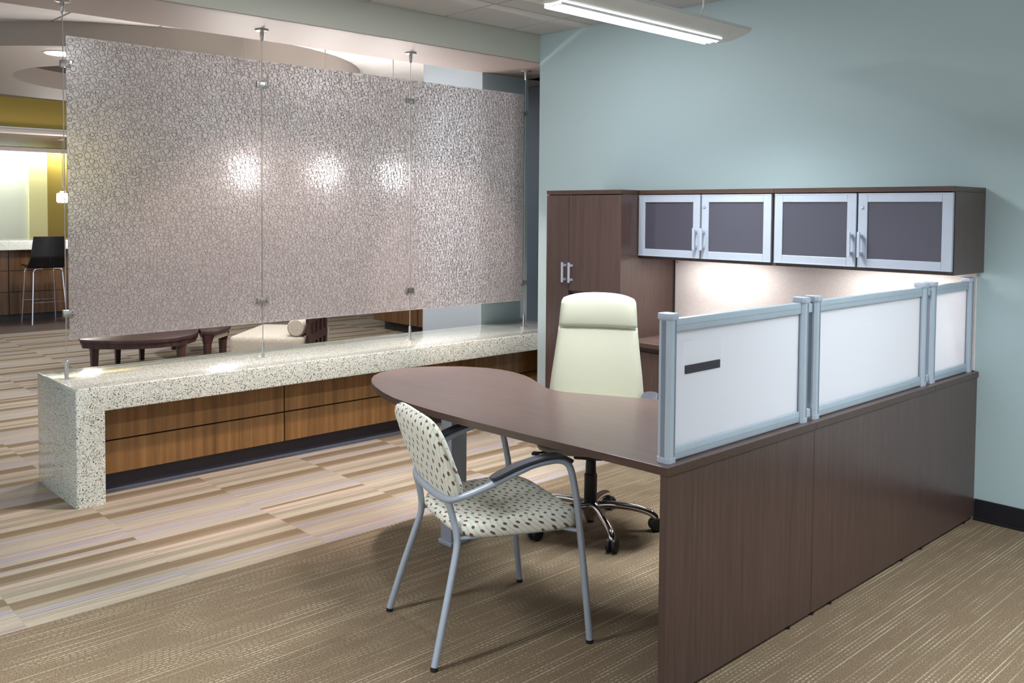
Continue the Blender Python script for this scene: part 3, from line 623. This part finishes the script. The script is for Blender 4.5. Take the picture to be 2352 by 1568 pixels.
# ------------------------------------------------------------------ pillow helper (upholstered pads)
def pad(mb, outline, prof, place):
    # outline: list of (a, b) rim points; prof: list of (radial factor, offset); place(a, b, o) -> point
    n = len(outline); rings = []
    c0 = mb.bm.verts.new(place(0, 0, prof[0][1])); c1 = mb.bm.verts.new(place(0, 0, prof[-1][1]))
    for f, o in prof[1:-1]: rings.append([mb.bm.verts.new(place(a * f, b * f, o)) for a, b in outline])
    for k in range(n): mb.bm.faces.new((c0, rings[0][k], rings[0][(k + 1) % n])); mb.bm.faces.new((c1, rings[-1][(k + 1) % n], rings[-1][k]))
    for A_, B_ in zip(rings, rings[1:]):
        for k in range(n): mb.bm.faces.new((A_[k], B_[k], B_[(k + 1) % n], A_[(k + 1) % n]))
def superell(a, b, e, n=56, taper=0.0):
    o = []
    for k in range(n):
        c, s_ = math.cos(2 * PI * k / n), math.sin(2 * PI * k / n)
        x = a * math.copysign(abs(c) ** (2 / e), c); y = b * math.copysign(abs(s_) ** (2 / e), s_); o.append((x * (1 + taper * y / b), y))
    return o
def padprof(t, groove=0.0):
    h = t / 2; p = [(0, h), (.35, h), (.65, h * .98), (.82, h * .92), (.92, h * .78), (.975, h * .52), (1, h * .2)]
    if groove: p += [(1 - groove, h * .06), (1 - groove, -h * .06)]
    return p + [(1, -h * .2), (.975, -h * .52), (.92, -h * .78), (.82, -h * .92), (.6, -h), (0, -h)]

# ------------------------------------------------------------------ guest chair
t = thing('guest_chair', (-2.433, 2.152, 0), 'guest armchair in sprig dotted fabric on a silver tube frame', 'chair', rz=-.3155, local=True)
rT = .0122
half = [(0, -.213, .530), (.09, -.211, .531), (.145, -.208, .534), (.182, -.199, .541), (.214, -.176, .555), (.241, -.138, .575), (.260, -.100, .594), (.274, -.06, .615), (.284, -.005, .638), (.285, .06, .657), (.285, .125, .664), (.285, .165, .660), (.285, .190, .645), (.285, .203, .620), (.285, .212, .585)]
path = [(-x, y, z) for x, y, z in half[:0:-1]] + half
MB().tube(smooth_path(path, 4), rT, 14).build('arm_frame', 'silver', t, smooth=True, world=False)
for s_ in (-1, 1):
    lg = MB().tube([(s_ * .285, .212, .587), (s_ * .285, .227, .512), (s_ * .285, .256, .277), (s_ * .285, .284, .012)], rT, 14).build('front_leg', 'silver', t, smooth=True, world=False)
    MB().tube([(s_ * .285, .2838, .013), (s_ * .285, .2845, 0)], .0128, 14).build('foot_cap', 'black', lg, world=False)
    lg = MB().tube(smooth_path([(s_ * .164, -.203, .530), (s_ * .169, -.187, .470), (s_ * .178, -.178, .420), (s_ * .186, -.180, .375), (s_ * .202, -.203, .29), (s_ * .224, -.240, .16), (s_ * .244, -.280, .012)], 5), rT, 14).build('rear_leg', 'silver', t, smooth=True, world=False)
    MB().tube([(s_ * .2437, -.2795, .013), (s_ * .2447, -.2815, 0)], .0128, 14).build('foot_cap', 'black', lg, world=False)
    MB().tube([(s_ * .180, -.178, .404), (s_ * .205, .03, .402), (s_ * .225, .20, .402)], .0075, 10).build('seat_rail', 'silver', t, smooth=True, world=False)
    # arm pad: flat tapered strip riding on the tube
    pp = smooth_path([(s_ * .285, -.098, .612 + .014), (s_ * .285, -.016, .640 + .015), (s_ * .285, .06, .657 + .015), (s_ * .285, .125, .664 + .015), (s_ * .285, .168, .659 + .014), (s_ * .285, .205, .640 + .013)], 5)
    sec = [(-.021, -.006), (.021, -.006), (.024, 0), (.021, .007), (-.021, .007), (-.024, 0)]
    N_ = len(pp)
    def pf(u, q, pp=pp, N_=N_):
        i = min(N_ - 1, int(round(u * (N_ - 1)))); a = pp[max(i - 1, 0)]; b_ = pp[min(i + 1, N_ - 1)]; tg = (b_ - a).normalized(); nr = Vector((1, 0, 0)).cross(tg)
        e = 1.0 if 1 < i < N_ - 2 else (.86 if i in (1, N_ - 2) else .5)
        return pp[i] + Vector((q[0] * e, 0, 0)) + nr * q[1]
    MB().sweep(sec, pf, N_).build('arm_pad', 'charcoal', t, smooth=50, world=False)
MB().tube([(-.280, .238, .404), (-.225, .2, .402), (.225, .2, .402), (.280, .238, .404)], .0075, 10).build('cross_bar', 'silver', t, smooth=True, world=False)
def seat_place(a, b, o):
    y = .056 + b; z = .430 + o - .012 * (max(0, b - .12) / .13) ** 2 + .012 * (a / .26) ** 2 * (1 if o > 0 else 0)
    return Vector((a, y, z))
m = MB(); pad(m, superell(.252, .238, 4.4, 72, .10), padprof(.064), seat_place); m.build('seat', 'fabric_seat', t, smooth=True, world=False)
tilt = .36
def back_place(a, b, o):
    z = .668 + b * math.cos(tilt) + o * math.sin(tilt); y = -.228 - b * math.sin(tilt) + o * math.cos(tilt) + .22 * a * a
    return Vector((a, y, z))
m = MB(); pad(m, superell(.222, .160, 4.2, 72, -.02), padprof(.056, .03), back_place); m.build('backrest', 'fabric_back', t, smooth=True, world=False)

# ------------------------------------------------------------------ task chair
t = thing('task_chair', (-2.84, 3.19, 0), 'cream leather high back task chair with chrome star base behind the desk', 'chair', rz=-2.534, local=True)
base_w = math.radians(-30)
for k in range(5):
    a = base_w + k * 2 * PI / 5 + 2.534; c, s_ = math.cos(a), math.sin(a)
    pts = smooth_path([(.02 * c, .02 * s_, .112), (.10 * c, .10 * s_, .118), (.20 * c, .20 * s_, .108), (.275 * c, .275 * s_, .088), (.306 * c, .306 * s_, .066), (.310 * c, .310 * s_, .056)], 4)
    lg = MB().tube(pts, [.019 - .004 * i / len(pts) for i in range(len(pts))], 12).build('base_leg', 'chrome', t, smooth=True, world=False)
    cx, cy = .310 * c, .310 * s_; ta = a + .9 + k; w = Vector((math.cos(ta), math.sin(ta), 0))
    cw = MB()
    for sg in (-1, 1):
        p = Vector((cx, cy, .032)); cw.tube([p + w * sg * .003, p + w * sg * .008, p + w * sg * .020, p + w * sg * .024], [.027, .032, .032, .027], 18)
    hd = Vector((cx, cy, 0)); n_ = Vector((-w.y, w.x, 0))
    cw.tube([hd + Vector((0, 0, .030)), hd + Vector((0, 0, .060))], [.018, .014], 12)
    cw.build('caster', 'black', lg, smooth=35, world=False)
MB().lathe((0, 0, 0), [(.022, .045), (.030, .06), (.042, .09), (.044, .118), (.034, .130)], 24).build('hub', 'chrome', t, smooth=35, world=False)
MB().lathe((0, 0, 0), [(.016, .03), (.019, .05), (.030, .128), (.031, .130), (.031, .262), (.026, .268), (.024, .33), (.034, .338), (.036, .36)], 24).build('gas_column', 'black', t, smooth=35, world=False)
m = MB().box(-.07, .07, -.11, .11, .355, .398, .012)
m.tube([(.05, .02, .372), (.19, .05, .372), (.25, .08, .366)], .006, 8).tube([(-.05, .02, .375), (-.17, .03, .37)], .006, 8).box(.235, .27, .065, .10, .360, .372, .003)
m.build('mechanism', 'black', t, smooth=35, world=False)
m = MB(); pad(m, superell(.245, .235, 3.4, 56), [(0, .018), (.6, .018), (.9, .015), (1, .004), (.98, -.012), (.85, -.024), (.5, -.034), (0, -.036)], lambda a, b, o: Vector((a, b + .035, .430 + o))); m.build('seat_shell', 'greige', t, smooth=True, world=False)
m = MB(); pad(m, superell(.25, .24, 3.6, 56), padprof(.075), lambda a, b, o: Vector((a, b + .035, .478 + o - .014 * max(0, b / .24) ** 3))); m.build('seat_cushion', 'cream', t, smooth=True, world=False)
# backrest: tall tapered shell with a head roll
def bw(z):
    T = [(.50, .205), (.56, .228), (.62, .234), (.70, .226), (.80, .213), (.90, .201), (.935, .197), (1.0, .193), (1.05, .190), (1.085, .186), (1.105, .177)]
    for (a, wa), (b_, wb) in zip(T, T[1:]):
        if z <= b_: return wa + (wb - wa) * (z - a) / (b_ - a)
    return T[-1][1]
def back_pt(u, v, front):
    z = .50 + .605 * v; xn = -1 + 2 * u; w = bw(z); arch = .026 * (xn ** 4 * .5 + xn ** 2 * .5) * max(0, (v - .80) / .20) ** 1.0
    x = w * math.copysign(abs(xn) ** .94, xn); y = -.205 - .085 * v + .05 * (xn ** 2) * .8
    edge = (1 - abs(xn) ** 6) ** .5; th = .030 + .012 * math.sin(PI * min(1, v / .72)); top = (1 - max(0, (v - .93) / .07) ** 3)
    if v > .72: th = .036 + .010 * math.sin(PI * min(1, (v - .72) / .28)) ** .6
    crease = .007 * math.exp(-((v - .72) / .008) ** 2)
    if front: y += th * edge * top - crease * edge
    else: y -= .022 * edge * top
    return Vector((x, y, z - arch))
m = MB(); VF = m.grid(lambda u, v: back_pt(u, v, True), 33, 61); VB = m.grid(lambda u, v: back_pt(u, v, False), 33, 61)
for i in range(32):
    for A_, B_ in ((VF[i][0], VB[i][0]), ): m.bm.faces.new((VF[i][0], VF[i + 1][0], VB[i + 1][0], VB[i][0])); m.bm.faces.new((VF[i][60], VF[i + 1][60], VB[i + 1][60], VB[i][60]))
for j in range(60):
    m.bm.faces.new((VF[0][j], VF[0][j + 1], VB[0][j + 1], VB[0][j])); m.bm.faces.new((VF[32][j], VF[32][j + 1], VB[32][j + 1], VB[32][j]))
m.build('backrest', 'cream', t, smooth=75, world=False)
MB().box(-.05, .05, -.26, -.225, .40, .62, .01).build('back_bar', 'black', t, smooth=35, world=False)
for s_ in (-1, 1):
    ar = MB().tube(smooth_path([(s_ * .10, -.02, .392), (s_ * .24, -.03, .392), (s_ * .272, -.03, .43), (s_ * .275, -.02, .56), (s_ * .275, .0, .628)], 4), .013, 10).build('arm_post', 'black', t, smooth=True, world=False)
    m = MB(); pad(m, superell(.040, .125, 3, 32), padprof(.030), lambda a, b, o, s_=s_: Vector((s_ * .275 + a, .025 + b, .642 + o))); m.build('arm_pad', 'charcoal', ar, smooth=True, world=False)

# ------------------------------------------------------------------ lounge: bar, stool, tables, chaise, far cabinet
t = thing('bar_counter', (-13.4, 3.2, 0), 'walnut bar with speckled terrazzo counter in the far background', 'bar')
MB().box(-13.95, -13.22, .4, 8.0, .10, .942).build('carcass', 'black', t)
MB().box(-13.95, -13.26, .4, 8.0, 0, .10).build('kick_board', 'rubber', t)
MB().box(-14.0, -13.10, .36, 8.04, .942, 1.064, .006).build('counter', 'terrazzo', t)
ysb = [3.276 + 1.1 * k for k in range(-2, 5)]
for y0, y1 in zip(ysb, ysb[1:]):
    for z0, z1 in ((.085, .377), (.384, .660), (.667, .938)): MB().box(-13.22, -13.2, y0 + .005, y1 - .005, z0, z1, .0015, 1).build('front_panel', 'walnut_dark', t)
t = thing('bar_stool', (-12.83, 3.60, 0), 'black shell bar stool on chrome legs at the walnut bar', 'stool', rz=PI / 2, local=True)
for sx in (-1, 1):
    for sy in (-1, 1):
        MB().tube(smooth_path([(sx * .06, sy * .17, .712), (sx * .150, sy * .185, .708), (sx * .172, sy * .19, .68), (sx * .178, sy * .195, .60), (sx * .207, sy * .24, .012), (sx * .2075, sy * .2405, 0)], 4), .011, 10).build('leg', 'chrome', t, smooth=True, world=False)
for sy in (-1, 1): MB().tube([(-.192, sy * .219, .28), (.192, sy * .219, .28)], .006, 8).build('foot_rail', 'chrome', t, world=False)
MB().tube([(-.10, -.219, .28), (.10, .219, .28)], .005, 8).build('brace', 'chrome', t, world=False)
def stool_pt(u, v, off):
    # shell: seat forward, then curving up into the back
    s_ = v; xn = -1 + 2 * u
    if s_ < .42: y = .20 - s_ / .42 * .36; z = .735 - .012 * math.sin(PI * s_ / .42); w = .215
    else:
        q = (s_ - .42) / .58; y = -.16 - .09 * min(1, q * 3.2) - .03 * q; z = .735 + .405 * max(0, q - .02) ** .95; w = .228 - .045 * q
    return Vector((xn * w, y + (.05 * xn * xn if s_ > .42 else 0) - (off if s_ > .5 else 0), z + .03 * xn * xn * (1 if s_ < .42 else 0) - (off if s_ <= .5 else 0)))
m = MB(); VF = m.grid(lambda u, v: stool_pt(u, v, 0), 15, 34); VB = m.grid(lambda u, v: stool_pt(u, v, .016), 15, 34)
for i in range(14):
    for j in (0, 33): m.bm.faces.new((VF[i][j], VF[i + 1][j], VB[i + 1][j], VB[i][j]))
for j in range(33):
    for i in (0, 14): m.bm.faces.new((VF[i][j], VF[i][j + 1], VB[i][j + 1], VB[i][j]))
sh = m.build('shell', 'black', t, smooth=60, world=False)
MB().tube([(0, -.272, .80), (0, -.290, 1.0), (0, -.300, 1.12)], .003, 6).build('back_seam', 'kick', sh, world=False)

def lounge_table(loc, lab, outl, legs, ztop, edge_mat):
    t = thing('coffee_table', loc, lab, 'table', 'dark wood lounge tables')
    MB().prism(outl, ztop - .03, ztop, .004).build('top', 'darkwood', t, smooth=30)
    cx = sum(p[0] for p in outl) / len(outl); cy = sum(p[1] for p in outl) / len(outl)
    MB().prism([(cx + (p[0] - cx) * .97, cy + (p[1] - cy) * .97) for p in outl], ztop - .075, ztop - .03).build('apron', edge_mat, t, smooth=30)
    for x, y in legs:
        m = MB()
        rr = [(.044, ztop - .04), (.028, ztop - .115), (.018, 0)]
        rings = [[m.bm.verts.new((x + sx * r, y + sy * r, z)) for sx, sy in ((-1, -1), (1, -1), (1, 1), (-1, 1))] for r, z in rr]
        for A_, B_ in zip(rings, rings[1:]):
            for k in range(4): m.bm.faces.new((A_[k], B_[k], B_[(k + 1) % 4], A_[(k + 1) % 4]))
        m.bm.faces.new(rings[0]); m.bm.faces.new(rings[-1][::-1]); m.build('leg', 'darkwood', t)
def ell(cx, cy, a, b, n=40, rot=0.0):
    return [(cx + a * math.cos(k * 2 * PI / n) * math.cos(rot) - b * math.sin(k * 2 * PI / n) * math.sin(rot), cy + a * math.cos(k * 2 * PI / n) * math.sin(rot) + b * math.sin(k * 2 * PI / n) * math.cos(rot)) for k in range(n)]
o1 = [(-7.84, 2.47), (-7.70, 2.56), (-7.58, 2.68), (-7.49, 2.82), (-7.45, 2.98), (-7.46, 3.14), (-7.52, 3.27), (-7.62, 3.37), (-7.9, 3.52), (-8.4, 3.66), (-8.8, 3.68), (-9.1, 3.52), (-9.1, 3.25), (-8.9, 3.02), (-8.5, 2.74), (-8.15, 2.55)]
lounge_table((-8.2, 3.1, 0), 'dark curved coffee table behind the left bubble sheet', o1, [(-7.90, 2.60), (-7.56, 3.20), (-8.86, 3.13), (-9.02, 3.42)], .42, 'darkwood')
o2 = [(-7.70, 3.44), (-7.62, 3.56), (-7.78, 3.74), (-8.02, 3.88), (-8.30, 4.0), (-9.0, 4.25), (-9.5, 4.28), (-9.62, 4.05), (-9.4, 3.80), (-9.2, 3.74), (-8.6, 3.72), (-8.1, 3.60)]
lounge_table((-8.6, 3.9, 0), 'dark coffee table with pale edge beside the chaise', o2, [(-7.70, 3.50), (-7.86, 3.72), (-9.45, 3.92), (-9.1, 4.15)], .42, 'beigetop')
# chaise: along (.82, .57), seat pad, frame, bolster, slatted head panel
t = thing('chaise', (-7.23, 3.47, 0), 'greige boucle chaise with round bolster and dark slatted head panel', 'chaise', rz=.764, local=True)
MB().box(0, .66, 0, .85, .20, .425, .05, 4).build('seat', 'boucle', t, smooth=60, world=False)
MB().box(.02, .66, .03, .82, .16, .20, .006).build('frame', 'darkwood', t, world=False)
for x in (.06, .60):
    for y in (.07, .78): MB().tube([(x, y, .17), (x, y, 0)], [.03, .02], 10).build('leg', 'darkwood', t, world=False)
MB().tube([(.580, .02, .500), (.580, .035, .500), (.580, .80, .500), (.580, .815, .500)], [.066, .078, .078, .066], 28).build('bolster', 'boucle', t, smooth=40, world=False)
hp = None
m = MB()
for j in range(3): m.box(.672, .702, 0, .60, .20 + .17 * j, .265 + .17 * j, .002)
for j in range(5): m.box(.674, .700, .0 + j * .134, .064 + j * .134, .205, .60, .002)
m.build('head_panel', 'darkwood', t, world=False)
t = thing('wood_cabinet', (-8.5, 6.75, 0), 'floating walnut cabinet on a dark recessed base beyond the screen', 'cabinet')
MB().box(-9.449, -7.4, 6.5, 7.05, .12, .52, .003).build('body', 'walnut_dark', t)
for x0 in (-9.445, -8.53, -7.9): MB().box(x0, x0 + (.895 if x0 < -9 else .6), 6.485, 6.4995, .125, .515, .002).build('door', 'walnut_dark', t)
MB().box(-9.42, -7.5, 6.63, 7.0, 0, .12).build('plinth', 'rubber', t)
MB().box(-9.47, -7.38, 6.47, 7.07, .52, .56, .003).build('top', 'terrazzo', t)
for o in list(bpy.data.objects):
    if '_o' in o: del o['_o']
